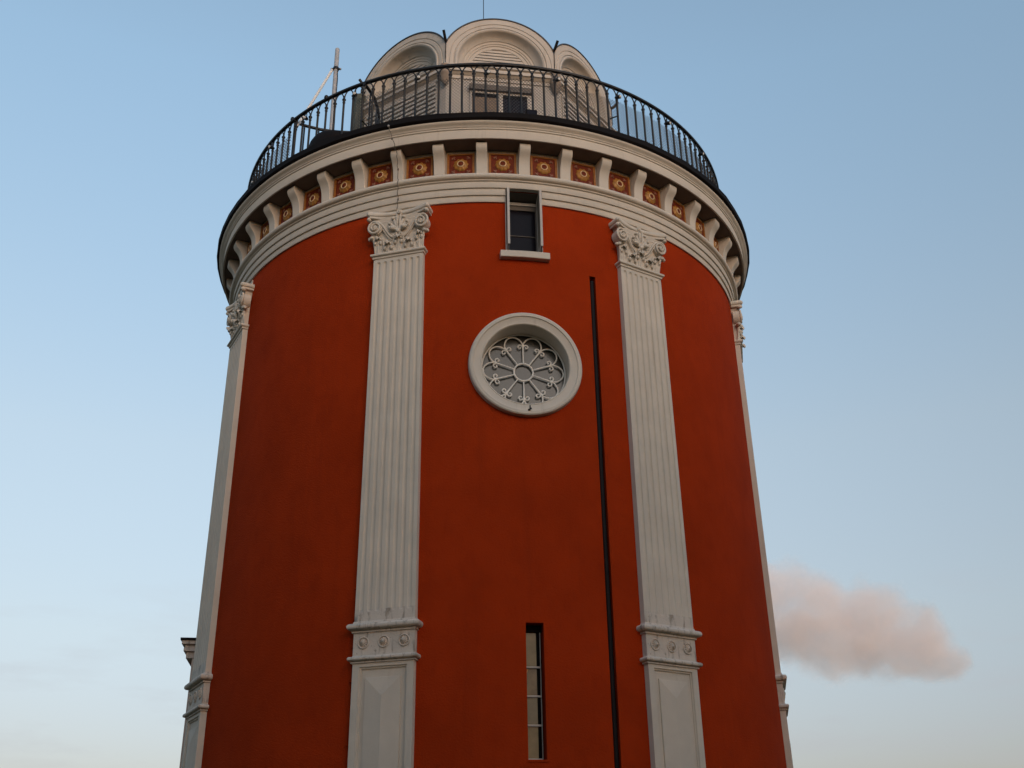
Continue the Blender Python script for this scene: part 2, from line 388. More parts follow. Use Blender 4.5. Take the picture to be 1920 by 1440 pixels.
# sheet metal edge of the gallery floor, bent in short straight lengths
e = MB(); n = 74; prof = [(3.8, 11.048), (4.362, 11.048), (4.383, 11.062), (4.395, 11.075), (4.395, 11.158), (4.386, 11.166), (4.33, 11.172), (3.8, 11.160)]
vs = []; k = len(prof); fs = []
for i in range(n):
    a = 360 * (i + 0.3) / n; jr = random.uniform(-0.006, 0.008); jz = random.uniform(-0.005, 0.005)
    for q, (r, z) in enumerate(prof): vs.append(pol(a, r + (jr if 1 < q < 7 else 0), z + (jz if 3 < q < 7 else 0)))
for i in range(n):
    j = (i + 1) % n
    for q in range(k): fs.append((i * k + q, j * k + q, j * k + (q + 1) % k, i * k + (q + 1) % k))
e.add(vs, fs, BLACK); e.build('gallery_edge', tower, smooth=0)
e = MB(); e.lathe([(0.02, 11.0), (3.85, 11.0), (3.85, 11.150), (0.02, 11.18)], BLACK, 96); e.build('gallery_floor', tower)

# --- cornice brackets and tile panels
b = MB()
poly = [(4.0, 10.374), (4.080, 10.374)]
S = [(4.086, 10.39), (4.089, 10.43), (4.092, 10.48), (4.098, 10.53), (4.109, 10.575), (4.127, 10.615), (4.15, 10.648), (4.176, 10.676), (4.199, 10.703), (4.212, 10.732), (4.216, 10.762), (4.214, 10.788), (4.206, 10.801)]
poly += S + [(4.198, 10.8105), (4.0, 10.8105)]
b.prism(poly, -0.073, 0.073, CREAM)
br0 = b.build('bracket', tower, smooth=40)
bv = br0.modifiers.new('bev', 'BEVEL'); bv.width = 0.006; bv.segments = 2; bv.limit_method = 'ANGLE'; bv.angle_limit = R(50)
t = MB()
z0, z1, w = 10.390, 10.752, 0.170
t.box(-w, w, 3.98, 4.024, z0, z1, PANEL)
for sg in (-1, 1): t.box(sg * w - 0.014, sg * w + 0.014, 3.98, 4.037, z0, z1, OCHRE)
t.box(-w + 0.015, w - 0.015, 3.98, 4.034, z0, z0 + 0.022, OCHRE); t.box(-w + 0.015, w - 0.015, 3.98, 4.034, z1 - 0.022, z1, OCHRE)
tile0 = t.build('tile_panel', tower, smooth=0)
t = MB(); cz = 10.572; nseg = 40
P = []
for i, (rr, oo) in enumerate([(0.096, 4.022), (0.098, 4.027), (0.092, 4.034), (0.076, 4.041), (0.060, 4.048), (0.048, 4.053), (0.036, 4.053), (0.030, 4.048), (0.015, 4.050), (0.0001, 4.052)]):
    row = []
    for j in range(nseg + 1):
        a = 2 * pi * j / nseg; f = 1.0 + (0.06 if (j % 4) < 2 else -0.05) * (1 if 0.05 < rr < 0.099 else 0)
        row.append((rr * f * cos(a), -oo, cz + rr * f * sin(a)))
    P.append(row)
t.grid(P, GOLD)
t.tube([(0.043 * cos(2 * pi * j / 24), -4.056, cz + 0.044 * sin(2 * pi * j / 24)) for j in range(24)], 0.0065, PALEG, 6, closed=True)
t.revolve([(0.036, 0), (0.036, 0.004), (0.022, 0.010), (0, 0.014)], (0, -4.050, cz), (0, -1, 0), PANEL, 16)
med0 = t.build('boss', tile0, smooth=50)
t = MB()
for sx in (-1, 1):
    for sz in (-1, 1):
        cx, cz2 = sx * 0.108, cz + sz * 0.122
        for ang, ln in ((0, 0.034), (65, 0.026), (-65, 0.026)):
            a = math.atan2(-sz * 0.122, -sx * 0.108) + R(ang) + pi * (ang == 0) * 0
            dx, dz = cos(a), sin(a)
            rot = Matrix.Rotation(-a, 3, 'Y')
            t.ball((cx + dx * ln * 0.6, -4.026, cz2 + dz * ln * 0.6), ln * 0.75, 0.012, 0.012, LEAFC, 8, 5, rot)
lf0 = t.build('corner_leaves', tile0)
BRA = [-0.52 + 7.93 * k for k in range(-11, 12)]
BRA += [BRA[-1] + (360 - 22 * 7.93) * k / 23 for k in range(1, 23)]
for i, a in enumerate(BRA):
    nx = BRA[i + 1] if i + 1 < len(BRA) else BRA[0] + 360
    if i == 0: br0.rotation_euler = (0, 0, R(a)); tile0.rotation_euler = (0, 0, R((a + nx) / 2))
    else: dup(br0, a, tower); dup_tree(tile0, (a + nx) / 2, tower)

# --- pilasters
def flutes():
    mb = MB(); hw, o = 0.355, 4.12
    zt, zb, fw, fd = 9.118, 4.60, 0.0265, 0.020
    cs = [-0.282 + 0.094 * i for i in range(7)]
    ts = [-hw]
    for c in cs:
        for u in (-1.0, -0.97, -0.8, -0.55, -0.28, 0, 0.28, 0.55, 0.8, 0.97, 1.0): ts.append(c + u * fw)
    ts.append(hw)
    zs = [4.45, zb - 0.002] + [zb + fw * u for u in (0, 0.06, 0.2, 0.4, 0.7, 1.0)] + [5.0 + 0.5 * i for i in range(8)] + [zt - fw * u for u in (1.0, 0.7, 0.4, 0.2, 0.06, 0)] + [zt + 0.002, 9.175]
    P = []
    for z in zs:
        row = []
        e = 1.0
        if z > zt - fw: e = math.sqrt(max(0, 1 - ((z - (zt - fw)) / fw) ** 2)) if z < zt else 0
        if z < zb + fw: e = math.sqrt(max(0, 1 - (((zb + fw) - z) / fw) ** 2)) if z > zb else 0
        for t in ts:
            d = 0.0
            for c in cs:
                x = (t - c) / fw
                if abs(x) < e and e > 0: d = fd * (0.35 + 0.65 * min(1, max(0, (z - 4.6) / 0.9))) * e * math.sqrt(max(0, 1 - (x / e) ** 2))
            row.append((t, -(o - d), z))
        P.append(row)
    mb.grid(P, CREAM)
    st = mb.mi(STAIN)
    for q, f in enumerate(mb.f):
        if max(mb.v[v][2] for v in f) < 4.64: mb.m[q] = st      # flaking paint at the foot of the flutes
    z0, z1 = zs[0], zs[-1]
    for sg in (-1, 1):
        mb.add([(sg * hw, -o, z0), (sg * hw, -o, z1), (sg * hw, -3.93, z1), (sg * hw, -3.93, z0)], [(0, 1, 2, 3)], CREAM)
    return mb
def shape_up(mb):
    # the shaft tapers a little upward and stands only 6 cm proud of the wall
    mb.v = [(t * (0.99 - 0.05 * max(0.0, min(1.0, (z - 4.5) / 4.7))), y + 0.06, z + (0.0144 + (z - 4.4) * 0.0053 if z > 1.2 else 0)) for t, y, z in mb.v]
    return mb
pil0 = shape_up(flutes()).build('pilaster', tower, smooth=40, merge=0.0005)
def band(mb, prof, hw, o, M):
    """moulding that runs over the front and both sides; prof = [(out, z)]"""
    P = []
    for d, z in prof:
        P.append([(-hw - d, -3.93, z), (-hw - d, -o - d, z), (hw + d, -o - d, z), (hw + d, -3.93, z)])
    mb.grid(P, M)
    k = P[0]; mb.add(k, [(0, 1, 2, 3)], M); k = P[-1]; mb.add(k, [(3, 2, 1, 0)], M)
def halfround(z, r, d0=0.0, n=8):
    return [(d0 + r * 0.95 * cos(-pi / 2 + pi * i / n), z + r * sin(-pi / 2 + pi * i / n)) for i in range(n + 1)]
mb = MB()
# torus with a small fillet under it, slightly lumpy old paint
band(mb, [(0.0, 4.372), (0.016, 4.374), (0.016, 4.392), (0.008, 4.396)] + halfround(4.434, 0.036, 0.030) + [(0.012, 4.474), (0.002, 4.50)], 0.357, 4.122, STAIN)
shape_up(mb).build('base_moulding', pil0, smooth=50)
mb = MB()
mb.box(-0.356, 0.356, 3.93, 4.121, 4.098, 4.374, STAIN)
shape_up(mb).build('pedestal_block', pil0, smooth=0)
mb = MB()
band(mb, [(0.0, 4.046), (0.016, 4.048), (0.016, 4.062), (0.006, 4.066)] + halfround(4.092, 0.024, 0.024) + [(0.006, 4.118), (0.001, 4.13)], 0.357, 4.122, STAIN)
shape_up(mb).build('base_moulding', pil0, smooth=50)
for tx in (-0.236, 0.0, 0.236):
    mb = MB(); cz = 4.262; N = 36; P = []
    for rr, oo in [(0.066, 4.118), (0.066, 4.130), (0.061, 4.136), (0.055, 4.135), (0.052, 4.126), (0.050, 4.124), (0.036, 4.135), (0.020, 4.145), (0.008, 4.150), (0.0001, 4.151)]:
        row = []
        for j in range(N + 1):
            a = 2 * pi * j / N; dd = 0.016 * (abs((j % 3) - 1) - 0.2) if 0.01 < rr < 0.051 else 0
            row.append((tx + rr * cos(a), -(oo - dd * rr / 0.05), cz + rr * sin(a)))
        P.append(row)
    mb.grid(P, STAIN); shape_up(mb).build('rosette', pil0, smooth=30)
# pedestal with a sunk frame and raised diamond-cut field
mb = MB()
hw, o = 0.352, 4.122
zt, zb, ft = 4.046, 1.05, 0.272
P = []
# nested rectangles (half width, top z, bottom z, outward)
rects = [(hw, zt, zb, o), (0.274, 4.006, zb + 0.07, o), (0.270, 4.002, zb + 0.075, o - 0.016), (0.258, 3.986, zb + 0.09, o - 0.016), (0.255, 3.982, zb + 0.095, o - 0.030), (0.238, 3.962, zb + 0.11, o - 0.030),
         (0.205, 3.898, zb + 0.17, o - 0.030), (0.203, 3.894, zb + 0.174, o - 0.012)]
vs = []
for h, a, b_, oo in rects: vs += [(-h, -oo, b_), (h, -oo, b_), (h, -oo, a), (-h, -oo, a)]
fs = []
for i in range(len(rects) - 1):
    for j in range(4): fs.append((i * 4 + j, i * 4 + (j + 1) % 4, (i + 1) * 4 + (j + 1) % 4, (i + 1) * 4 + j))
q = (len(rects) - 1) * 4; s_ = len(vs)
vs += [(0.0, -(o + 0.018), 3.894 - 0.20), (0.0, -(o + 0.018), zb + 0.38)]
fs += [(q + 3, q + 2, s_), (q, q + 1, s_ + 1), (q + 1, q + 2, s_, s_ + 1), (q, s_ + 1, s_, q + 3)]
mb.add(vs, fs, CREAM)
for sg in (-1, 1):
    mb.add([(sg * hw, -o, zb), (sg * hw, -o, zt), (sg * hw, -3.93, zt), (sg * hw, -3.93, zb)], [(0, 1, 2, 3)], CREAM)
mb.box(-0.42, 0.42, 3.9, 4.19, -0.1, 1.05, CREAM)
shape_up(mb).build('pedestal', pil0, smooth=0)

# --- Corinthian capital
def capital():
    mb = MB(); C = CREAM
    def q(t, o, z): return Vector((t, -o, z))
    # neck moulding
    band(mb, [(0.0, 9.166), (0.012, 9.168), (0.016, 9.190), (0.022, 9.194)] + halfround(9.217, 0.021, 0.020) + [(0.006, 9.240), (0.0, 9.242)], 0.356, 4.121, C)
    # bell: flares outward to the top
    P = []
    for i in range(13):
        u = i / 12; z = 9.236 + 0.53 * u; fl = 0.055 * u ** 3
        h = 0.335 + fl; oo = 4.108 + fl * 0.9
        P.append([(-h, -3.93, z), (-h, -oo, z), (-h * 0.5, -oo - 0.008, z), (0, -oo - 0.010, z), (h * 0.5, -oo - 0.008, z), (h, -oo, z), (h, -3.93, z)])
    mb.grid(P, C)
    # abacus with concave front: fillet then roll
    def ab(z0, z1, inset, M=C, roll=False):
        out = []
        W = 0.455 - inset
        pts = [(-W, 3.93), (-W, 4.215 - inset), (-W + 0.030, 4.238 - inset)]
        for i in range(1, 12):
            u = -1 + 2 * i / 12; pts.append((u * (W - 0.03), 4.238 - inset - 0.092 * (1 - u * u) ** 0.9))
        pts += [(W - 0.030, 4.238 - inset), (W, 4.215 - inset), (W, 3.93)]
        return [(a, -b, None) for a, b in pts]
    levels = [(9.762, 0.028), (9.762, 0.020), (9.784, 0.017), (9.787, 0.024), (9.793, 0.024), (9.798, 0.010), (9.808, 0.003), (9.824, 0.0), (9.842, 0.003), (9.854, 0.010), (9.860, 0.020)]
    P = []
    for z, ins in levels: P.append([(a, b, z) for a, b, _ in ab(0, 0, ins)])
    mb.grid(P, C); mb.add(P[0], [tuple(range(len(P[0])))], C); mb.add(P[-1], [tuple(range(len(P[-1])))], C)
    mb.box(-0.36, 0.36, 3.93, 4.06, 9.86, 9.971, C)
    for sg in (-1, 1):
        # horn under the abacus corner
        mb.ball(q(sg * 0.425, 4.185, 9.752), 0.032, 0.04, 0.028, C)
        # volute: stem from the middle, over the top, then a spiral
        cx, cz, oo = sg * 0.335, 9.618, 4.165
        pts = []; rad = []
        for i in range(9):
            u = i / 8
            # cubic bezier
            p0, p1, p2, p3 = (0.035, 9.452), (0.17, 9.425), (0.19, 9.70), (0.335, 9.712)
            x = (1 - u) ** 3 * p0[0] + 3 * (1 - u) ** 2 * u * p1[0] + 3 * (1 - u) * u * u * p2[0] + u ** 3 * p3[0]
            z = (1 - u) ** 3 * p0[1] + 3 * (1 - u) ** 2 * u * p1[1] + 3 * (1 - u) * u * u * p2[1] + u ** 3 * p3[1]
            pts.append(q(sg * x, 4.128 + 0.05 * u, z)); rad.append(0.011 + 0.006 * u)
        N = 44
        for i in range(1, N + 1):
            u = i / N; a = pi / 2 - 2 * pi * 2.1 * u; rr = 0.094 * (1 - u) ** 1.05 + 0.012
            x = 0.335 - rr * cos(a) * -1; z = cz + rr * sin(a)
            pts.append(q(sg * (0.335 + rr * cos(a)), 4.178 + 0.03 * u, z)); rad.append(0.017 - 0.009 * u)
        mb.tube(pts, rad, C, 7)
        mb.revolve([(0, -0.10), (0.100, -0.10), (0.100, 0.0), (0.06, 0.004), (0.03, 0.012), (0, 0.012)], q(cx, 4.165, cz), (0, -1, 0), C, 22)
        mb.revolve([(0.030, 0), (0.026, 0.035), (0.012, 0.045), (0, 0.047)], q(cx, 4.165, cz), (0, -1, 0), C, 10)
        # second rim of the stem
        pts2 = [p + Vector((sg * 0.012, 0.0, -0.034)) for p in pts[1:7]]
        mb.tube(pts2, 0.007, C, 6)
        # sunk line under the abacus
        mb.box(min(sg * 0.10, sg * 0.26), max(sg * 0.10, sg * 0.26), 4.12, 4.152, 9.700, 9.716, C)
    # fleuron on the abacus
    mb.revolve([(0, 0), (0.034, 0), (0.038, 0.012), (0.030, 0.024), (0.018, 0.018), (0.010, 0.026), (0, 0.028)], q(0, 4.138, 9.842), (0, -1, 0), C, 14)
    # palmette
    def petal(t, o, z, ang, ln, wd, th=0.020):
        a = R(ang); rot = Matrix.Rotation(a, 3, 'Y')
        mb.ball(q(t + sin(a) * ln * 0.55, o, z + cos(a) * ln * 0.55), wd, th, ln * 0.6, C, 10, 7, rot)
    for ang, ln in ((-78, 0.11), (-52, 0.15), (-24, 0.175), (24, 0.175), (52, 0.15), (78, 0.11)):
        petal(0, 4.155, 9.555, ang, ln, 0.024)
        a = R(ang); tip = q(sin(a) * ln * 1.08, 4.172, 9.555 + cos(a) * ln * 1.08); mb.ball(tip, 0.024, 0.022, 0.020, C, 8, 6)
    petal(-0.012, 4.165, 9.60, -4, 0.17, 0.014); petal(0.016, 4.165, 9.60, 6, 0.17, 0.014)
    for sg in (-1, 1):
        mb.ball(q(sg * 0.085, 4.178, 9.575), 0.040, 0.030, 0.030, C, 10, 7)
        mb.ball(q(sg * 0.135, 4.160, 9.612), 0.017, 0.016, 0.016, C, 8, 6)
        sp = []
        for i in range(16):
            u = i / 15; a = pi / 2 + sg * 2 * pi * 1.2 * u; rr = 0.030 * (1 - u) + 0.005
            sp.append(q(sg * 0.046 - sg * 0.0 + rr * cos(a), 4.160 + 0.012 * u, 9.478 + rr * sin(a)))
        mb.tube(sp, 0.009, C, 6)
    mb.ball(q(0, 4.165, 9.53), 0.034, 0.026, 0.030, C, 10, 7)
    # acanthus leaves: blade hugging the bell, tip curling out and over
    def leaf(t, ztip, width, o0=4.112, curl=0.07, side=0.0, lobes=5):
        z0 = 9.240; H = ztip - z0; rows = 15; cols = 9; P = []
        for i in range(rows + 1):
            u = i / rows
            if u < 0.72:
                v = u / 0.72; z = z0 + H * v; oo = o0 + 0.012 + 0.018 * v ** 2
            else:
                v = (u - 0.72) / 0.28; a = v * R(205); rr = curl * 0.5
                z = ztip + rr * 0.75 * sin(a); oo = o0 + 0.030 + rr * (1 - cos(a))
            wv = width * (0.72 + 0.5 * sin(pi * min(1, u * 1.05)) - 0.25 * u) * (1 + 0.16 * sin(u * 22))
            if u > 0.9: wv *= max(0.25, 1 - (u - 0.9) * 6)
            row = []
            for j in range(cols):
                x = -1 + 2 * j / (cols - 1)
                rib = 0.010 * (1 - abs(x)) - 0.007 * abs(sin(x * pi * 2.0))
                row.append((t + x * wv + side * max(0, u - 0.6) * 0.12, -(oo + rib - 0.014 * abs(x) ** 2), z - 0.025 * abs(x) * (1 if u > 0.5 else u * 2)))
            P.append(row)
        mb.grid(P, C)
        # dark eyes between lobes are real gaps: small raised lobes either side
        for sg in (-1, 1):
            mb.ball(q(t + sg * width * 0.75, o0 + 0.026, ztip - 0.055), 0.022, 0.022, 0.030, C, 8, 6)
            mb.ball(q(t + sg * width * 0.55, o0 + 0.030, ztip + 0.000), 0.018, 0.022, 0.018, C, 8, 6)
    leaf(-0.150, 9.365, 0.062, curl=0.075); leaf(0.150, 9.365, 0.062, curl=0.075)
    leaf(0.0, 9.435, 0.058, curl=0.08)
    leaf(-0.300, 9.455, 0.050, curl=0.07); leaf(0.300, 9.455, 0.050, curl=0.07)
    for sg in (-1, 1):
        # corner leaf tip that sticks out sideways
        for dz, rx in ((0, 0.055), (-0.014, 0.042)):
            mb.ball(q(sg * (0.385), 4.135, 9.492 + dz), rx, 0.045, 0.020, C, 10, 7, Matrix.Rotation(R(sg * 18), 3, 'Y'))
        mb.ball(q(sg * 0.425, 4.140, 9.474), 0.020, 0.028, 0.024, C, 8, 6)
        mb.tube([q(sg * 0.345, 4.10, 9.25), q(sg * 0.347, 4.118, 9.36), q(sg * 0.36, 4.130, 9.45), q(sg * 0.385, 4.135, 9.49)], [0.012, 0.018, 0.02, 0.016], C, 7)
        # stalks between the leaves
        mb.tube([q(sg * 0.075, 4.118, 9.245), q(sg * 0.080, 4.128, 9.36), q(sg * 0.065, 4.140, 9.45)], 0.010, C, 6)
        mb.tube([q(sg * 0.225, 4.116, 9.245), q(sg * 0.222, 4.126, 9.38), q(sg * 0.235, 4.140, 9.47)], 0.010, C, 6)
    return mb
shape_up(capital()).build('capital', pil0, smooth=45)
for i in range(8):
    a = [-15.9, 30.6, 77.0, 121.0, 165.0, 209.0, 253.0, 297.6][i]
    if i == 0: pil0.rotation_euler = (0, 0, R(a))
    else:
        c_ = dup_tree(pil0, a, tower)
        if i == 2: c_.scale.z = 1.05; c_.location.z = -0.33
        if i == 7: c_.scale.z = 1.022; c_.location.z = -0.29

# --- round window
def rot_az(o, az): o.rotation_euler = (0, 0, R(az)); return o
oc = MB(); N = 96; cz = 7.592
P = []
for rr, oo in [(0.700, 3.93), (0.700, 4.045), (0.694, 4.066), (0.680, 4.076), (0.645, 4.076), (0.639, 4.064), (0.632, 4.060), (0.560, 4.050), (0.552, 4.054), (0.543, 4.048), (0.536, 4.035), (0.536, 3.62)]:
    row = []
    for j in range(N + 1):
        a = 2 * pi * j / N; t = rr * cos(a)
        # frame follows the curve of the wall
        sag = 4.0 - math.sqrt(16.0 - t * t) if oo > 3.95 else 0
        row.append((t, -(oo - sag), cz + rr * sin(a)))
    P.append(row)
oc.grid(P, CREAM)
ocf = rot_az(oc.build('round_window', tower, smooth=30), OC_AZ)
mb = MB(); go = 3.765
vs = [(0, -go, cz)] + [(0.537 * cos(2 * pi * j / 64), -go, cz + 0.537 * sin(2 * pi * j / 64)) for j in range(64)]
mb.add(vs, [(0, 1 + j, 1 + (j + 1) % 64) for j in range(64)], GREYG); mb.build('glass', ocf, smooth=0)
mb = MB(); to = 3.80
def ring2(r, rad, fl=1.0): mb.tube([(r * cos(2 * pi * j / 60), -to, cz + r * sin(2 * pi * j / 60)) for j in range(60)], rad, TRAC, 8, closed=True)
ring2(0.118, 0.012); ring2(0.523, 0.0105)
for k in range(10):
    a = pi / 2 + 2 * pi * k / 10; d = Vector((cos(a), 0, sin(a))); tt = Vector((-sin(a), 0, cos(a))); c0 = Vector((0, -to, cz))
    mb.tube([c0 + d * 0.128, c0 + d * 0.22, c0 + d * 0.345], [0.0085, 0.0095, 0.0125], TRAC, 8)
    for sg in (-1, 1):
        sp = []
        for i in range(15):
            u = i / 14; q = u * 2 * pi * 0.95; rr = 0.033 * (1 - 0.62 * u)
            ctr = c0 + d * 0.350 + tt * sg * 0.041
            sp.append(ctr + tt * (-sg) * rr * cos(q) * 1.0 + d * rr * sin(q) * 1.0)
        mb.tube(sp, 0.0095, TRAC, 6)
    mb.tube([c0 + d * 0.335, c0 + d * 0.385], [0.0125, 0.016], TRAC, 8)
    # petal arch to the next bar
    a2 = a + 2 * pi / 10; d2 = Vector((cos(a2), 0, sin(a2))); A = c0 + d * 0.385; B = c0 + d2 * 0.385; am = (a + a2) / 2; dm = Vector((cos(am), 0, sin(am)))
    tops = []
    half = (B - A).length / 2; tm = (B - A).normalized(); mid = (A + B) / 2
    for i in range(15):
        q = pi * i / 14; tops.append(mid - tm * half * cos(q) * 0.98 + dm * (half * 1.12) * sin(q))
    mb.tube(tops, 0.0098, TRAC, 7)
mb.build('tracery', ocf, smooth=50)
mb = MB()   # bit of broken wire at the foot of the frame
mb.tube([(0.03, -4.056, 7.03), (0.028, -4.070, 6.985), (0.02, -4.080, 6.97)], 0.006, IRON, 6)
mb.ball((0.015, -4.078, 6.957), 0.018, 0.014, 0.014, IRON, 8, 6)
mb.ball((0.034, -4.074, 6.980), 0.014, 0.012, 0.009, IRON, 8, 6)
mb.build('cable_end', ocf)

# --- upper window with louvred side shutters
wf = MB(); hw = 0.2365; zb, zt = 9.18, 10.161
for sg in (-1, 1):   # reveal lining
    wf.box(sg * hw - 0.006, sg * hw + 0.006, 3.56, 3.995, zb, zt, SHUT)
wf.box(-hw, hw, 3.56, 3.985, zt - 0.008, zt - 0.001, GREYB)
fo = 3.80
wf.box(-hw + 0.006, hw - 0.006, fo - 0.05, fo + 0.02, zt - 0.085, zt - 0.04, SHUT)
wf.box(-hw + 0.006, hw - 0.006, fo - 0.05, fo, zt - 0.15, zt - 0.085, GREYB)
for sg in (-1, 1): wf.box(min(sg * 0.19, sg * 0.23), max(sg * 0.19, sg * 0.23), fo - 0.05, fo + 0.004, zb, zt - 0.085, GREYB)
wf.box(-0.19, 0.19, fo - 0.035, fo - 0.010, 9.600, 9.610, GREYB)
wfo = rot_az(wf.build('shuttered_window', tower, smooth=0), WIN_AZ)
mb = MB(); mb.box(-0.19, 0.19, fo - 0.04, fo - 0.022, zb, 9.598, GLASS); mb.build('pane', wfo, smooth=0)
mb = MB(); mb.box(-0.19, 0.19, fo - 0.04, fo - 0.022, 9.612, zt - 0.15, GLASS); mb.build('pane', wfo, smooth=0)
for sg in (-1, 1):
    mb = MB(); x0 = sg * 0.229; x1 = sg * 0.199
    a, b_ = min(x0, x1), max(x0, x1)
    o0, o1 = 3.845, 4.098
    z0, z1 = 9.275, 10.150
    mb.box(a, b_, o1 - 0.030, o1, z0, z1, SHUT); mb.box(a, b_, o0, o0 + 0.030, z0, z1, SHUT)
    mb.box(a, b_, o0 + 0.031, o1 - 0.031, z0, z0 + 0.04, SHUT); mb.box(a, b_, o0 + 0.031, o1 - 0.031, z1 - 0.04, z1, SHUT)
    nsl = 26
    for i in range(nsl):
        zz = z0 + 0.045 + (z1 - z0 - 0.09) * i / nsl
        mb.frustum((a + 0.001, a + 0.016, o0 + 0.031, o1 - 0.031, zz), (b_ - 0.016, b_ - 0.001, o0 + 0.031, o1 - 0.031, zz + 0.026), SHUT)
    mb.box(a + 0.008, b_ - 0.008, o1 - 0.05, o1 - 0.02, 9.20, z0, IRON)
    mb.build('shutter', wfo, smooth=0)
mb = MB()
P = []
for z, oo in ((9.096, 3.93), (9.096, 4.075), (9.102, 4.081), (9.186, 4.081), (9.193, 4.074), (9.196, 3.60)):
    row = []
    for j in range(17):
        t = -0.318 + 0.636 * j / 16; sag = 4.0 - math.sqrt(16 - t * t); row.append((t, -(oo - sag), z))
    P.append(row)
mb.grid(P, CREAM)
for j in (0, 16): mb.add([r_[j] for r_ in P], [tuple(range(len(P)))], CREAM)
mb.build('sill', wfo, smooth=30)

# --- slit window
sw = MB(); hw = 0.097; zb, zt = 3.036, 4.447; fo = 3.865
sw.box(-hw + 0.001, hw - 0.001, fo - 0.06, fo + 0.02, zt - 0.075, zt - 0.002, VOID)
zs = [3.052, 3.392, 3.690, 3.995]
for z in zs: sw.box(-hw + 0.001, hw - 0.018, fo - 0.03, fo + 0.016, z - 0.009, z + 0.009, SHUT)
sw.box(hw - 0.024, hw - 0.017, fo - 0.03, fo + 0.012, zb, zt - 0.076, SHUT)
sw.box(hw - 0.060, hw - 0.025, fo - 0.05, fo - 0.008, zb, zt - 0.076, VOID)
swo = rot_az(sw.build('slit_window', tower, smooth=0), SL_AZ)
lims = [3.062, 3.382, 3.402, 3.680, 3.700, 3.985, 4.005, 4.371]
for i in range(4):
    mb = MB(); mb.box(-hw + 0.001, hw - 0.061, fo - 0.04, fo - 0.012, lims[2 * i], lims[2 * i + 1], (CURT, CURTC, CURTB, CURT)[i]); mb.build('pane', swo, smooth=0)
mb = MB(); mb.add([(-0.094, -(fo - 0.0105), 3.975), (-0.055, -(fo - 0.0105), 3.982), (-0.094, -(fo - 0.0105), 3.88)], [(0, 1, 2)], GLINT); mb.build('painted_glint', swo, smooth=0)  # orange sunset glint painted on the pane as a flat ochre triangle
mb = MB(); mb.box(-0.105, 0.112, 3.90, 4.012, 3.012, 3.034, RED); mb.build('sill', swo, smooth=0)

# --- rain pipe sunk in a groove
mb = MB()
pts = []
for i in range(24):
    z = 0.4 + (8.93 - 0.4) * i / 23; a = 19.75 + (20.27 - 19.75) * (z - 0.4) / 8.585
    pts.append(pol(a + random.uniform(-0.03, 0.03), 3.955, z))
mb.tube(pts, 0.034, PIPE, 12)
for z in (2.2, 4.85, 7.4):
    a = 19.75 + 0.52 * (z - 0.4) / 8.585; mb.tube([pol(a, 3.955, z - 0.02), pol(a, 3.955, z + 0.02)], 0.0385, PIPE, 12)
mb.build('rain_pipe', tower)
# --- red painted conductor clipped along the left pilaster
mb = MB(); pts = []
for i in range(30):
    z = 1.2 + (9.0 - 1.2) * i / 29; a = -20.9 - 0.9 * (1 - (z - 1.2) / 7.8) + 0.12 * sin(i * 2.3); pts.append(pol(a, 4.008, z))
mb.tube(pts, 0.006, RED, 6)
for z in (8.35, 7.67, 7.05, 6.5, 5.75, 4.9, 4.55, 4.25, 3.88, 3.23, 2.6):
    a = -20.9 - 0.9 * (1 - (z - 1.2) / 7.8); mb.ball(pol(a, 4.012, z), 0.018, 0.018, 0.012, RED, 8, 6)
mb.build('conductor', tower)
# --- door hood on the far left bay
mb = MB(); hz = 4.72
for t_, r0, z0, z1 in ((0.60, 4.10, hz, hz + 0.085), (0.635, 4.135, hz + 0.087, hz + 0.125), (0.62, 4.12, hz + 0.127, hz + 0.175), (0.66, 4.165, hz + 0.177, hz + 0.225), (0.68, 4.185, hz + 0.227, hz + 0.255)):
    mb.box(-t_, t_, 3.80, r0, z0, z1, STAIN if z0 < hz + 0.2 else BLACK)
for sg in (-1, 1): mb.box(sg * 0.50 - 0.09, sg * 0.50 + 0.09, 3.80, 4.02, 0.0, hz - 0.002, CREAM)
rot_az(mb.build('door_hood', tower, smooth=0), -82.9)

# ------------------------------------------------------------------ gallery railing
rail = empty('iron_railing', (0, 0, 11.16)); tag(rail, 'curved black iron railing with slim balusters and small arches round the gallery', 'railing')
def RB(mb, name, par=rail, **k):
    o = mb.build(name, par, **k); o.location = (0, 0, -11.16); return o
mb = MB()
prof = [(r_ - 0.032, z_ + 0.020) for r_, z_ in [(4.034, 12.278), (4.027, 12.287), (4.027, 12.308), (4.036, 12.320), (4.054, 12.326), (4.072, 12.320), (4.081, 12.308), (4.081, 12.287), (4.074, 12.278)]]
mb.lathe(prof, IRON, 308)
for a in (-45.5, -34.9): mb.ball(pol(a, 4.03, 12.345), 0.035, 0.035, 0.045, IRON)
RB(mb, 'handrail', smooth=40)
STEP = 360 / 154; RR = 4.022
def baluster_mb(mb):
    c = (0, -RR)
    mb.revolve([(0, 11.15), (0.026, 11.15), (0.026, 11.18), (0.016, 11.20), (0.0158, 12.085), (0.021, 12.092), (0.023, 12.104), (0.017, 12.112), (0.017, 12.125), (0.026, 12.142), (0.030, 12.152), (0.027, 12.160), (0.013, 12.168), (0.008, 12.22), (0, 12.23)], (c[0], c[1], 0), (0, 0, 1), IRON, 10)
    # half arches springing to the neighbours
    w = RR * R(STEP) / 2
    for sg in (-1, 1):
        pts = []
        for i in range(9):
            a = pi * 0.5 * i / 8
            x = sg * (w - w * 0.92 * cos(a)); pts.append((x, -math.sqrt(RR * RR - x * x), 12.160 + 0.134 * sin(a)))
        mb.tube(pts, 0.0095, IRON, 6)
mb = MB(); baluster_mb(mb); bal0 = mb.build('baluster', rail, smooth=40)
A0 = 0.3
first = True; rest = []
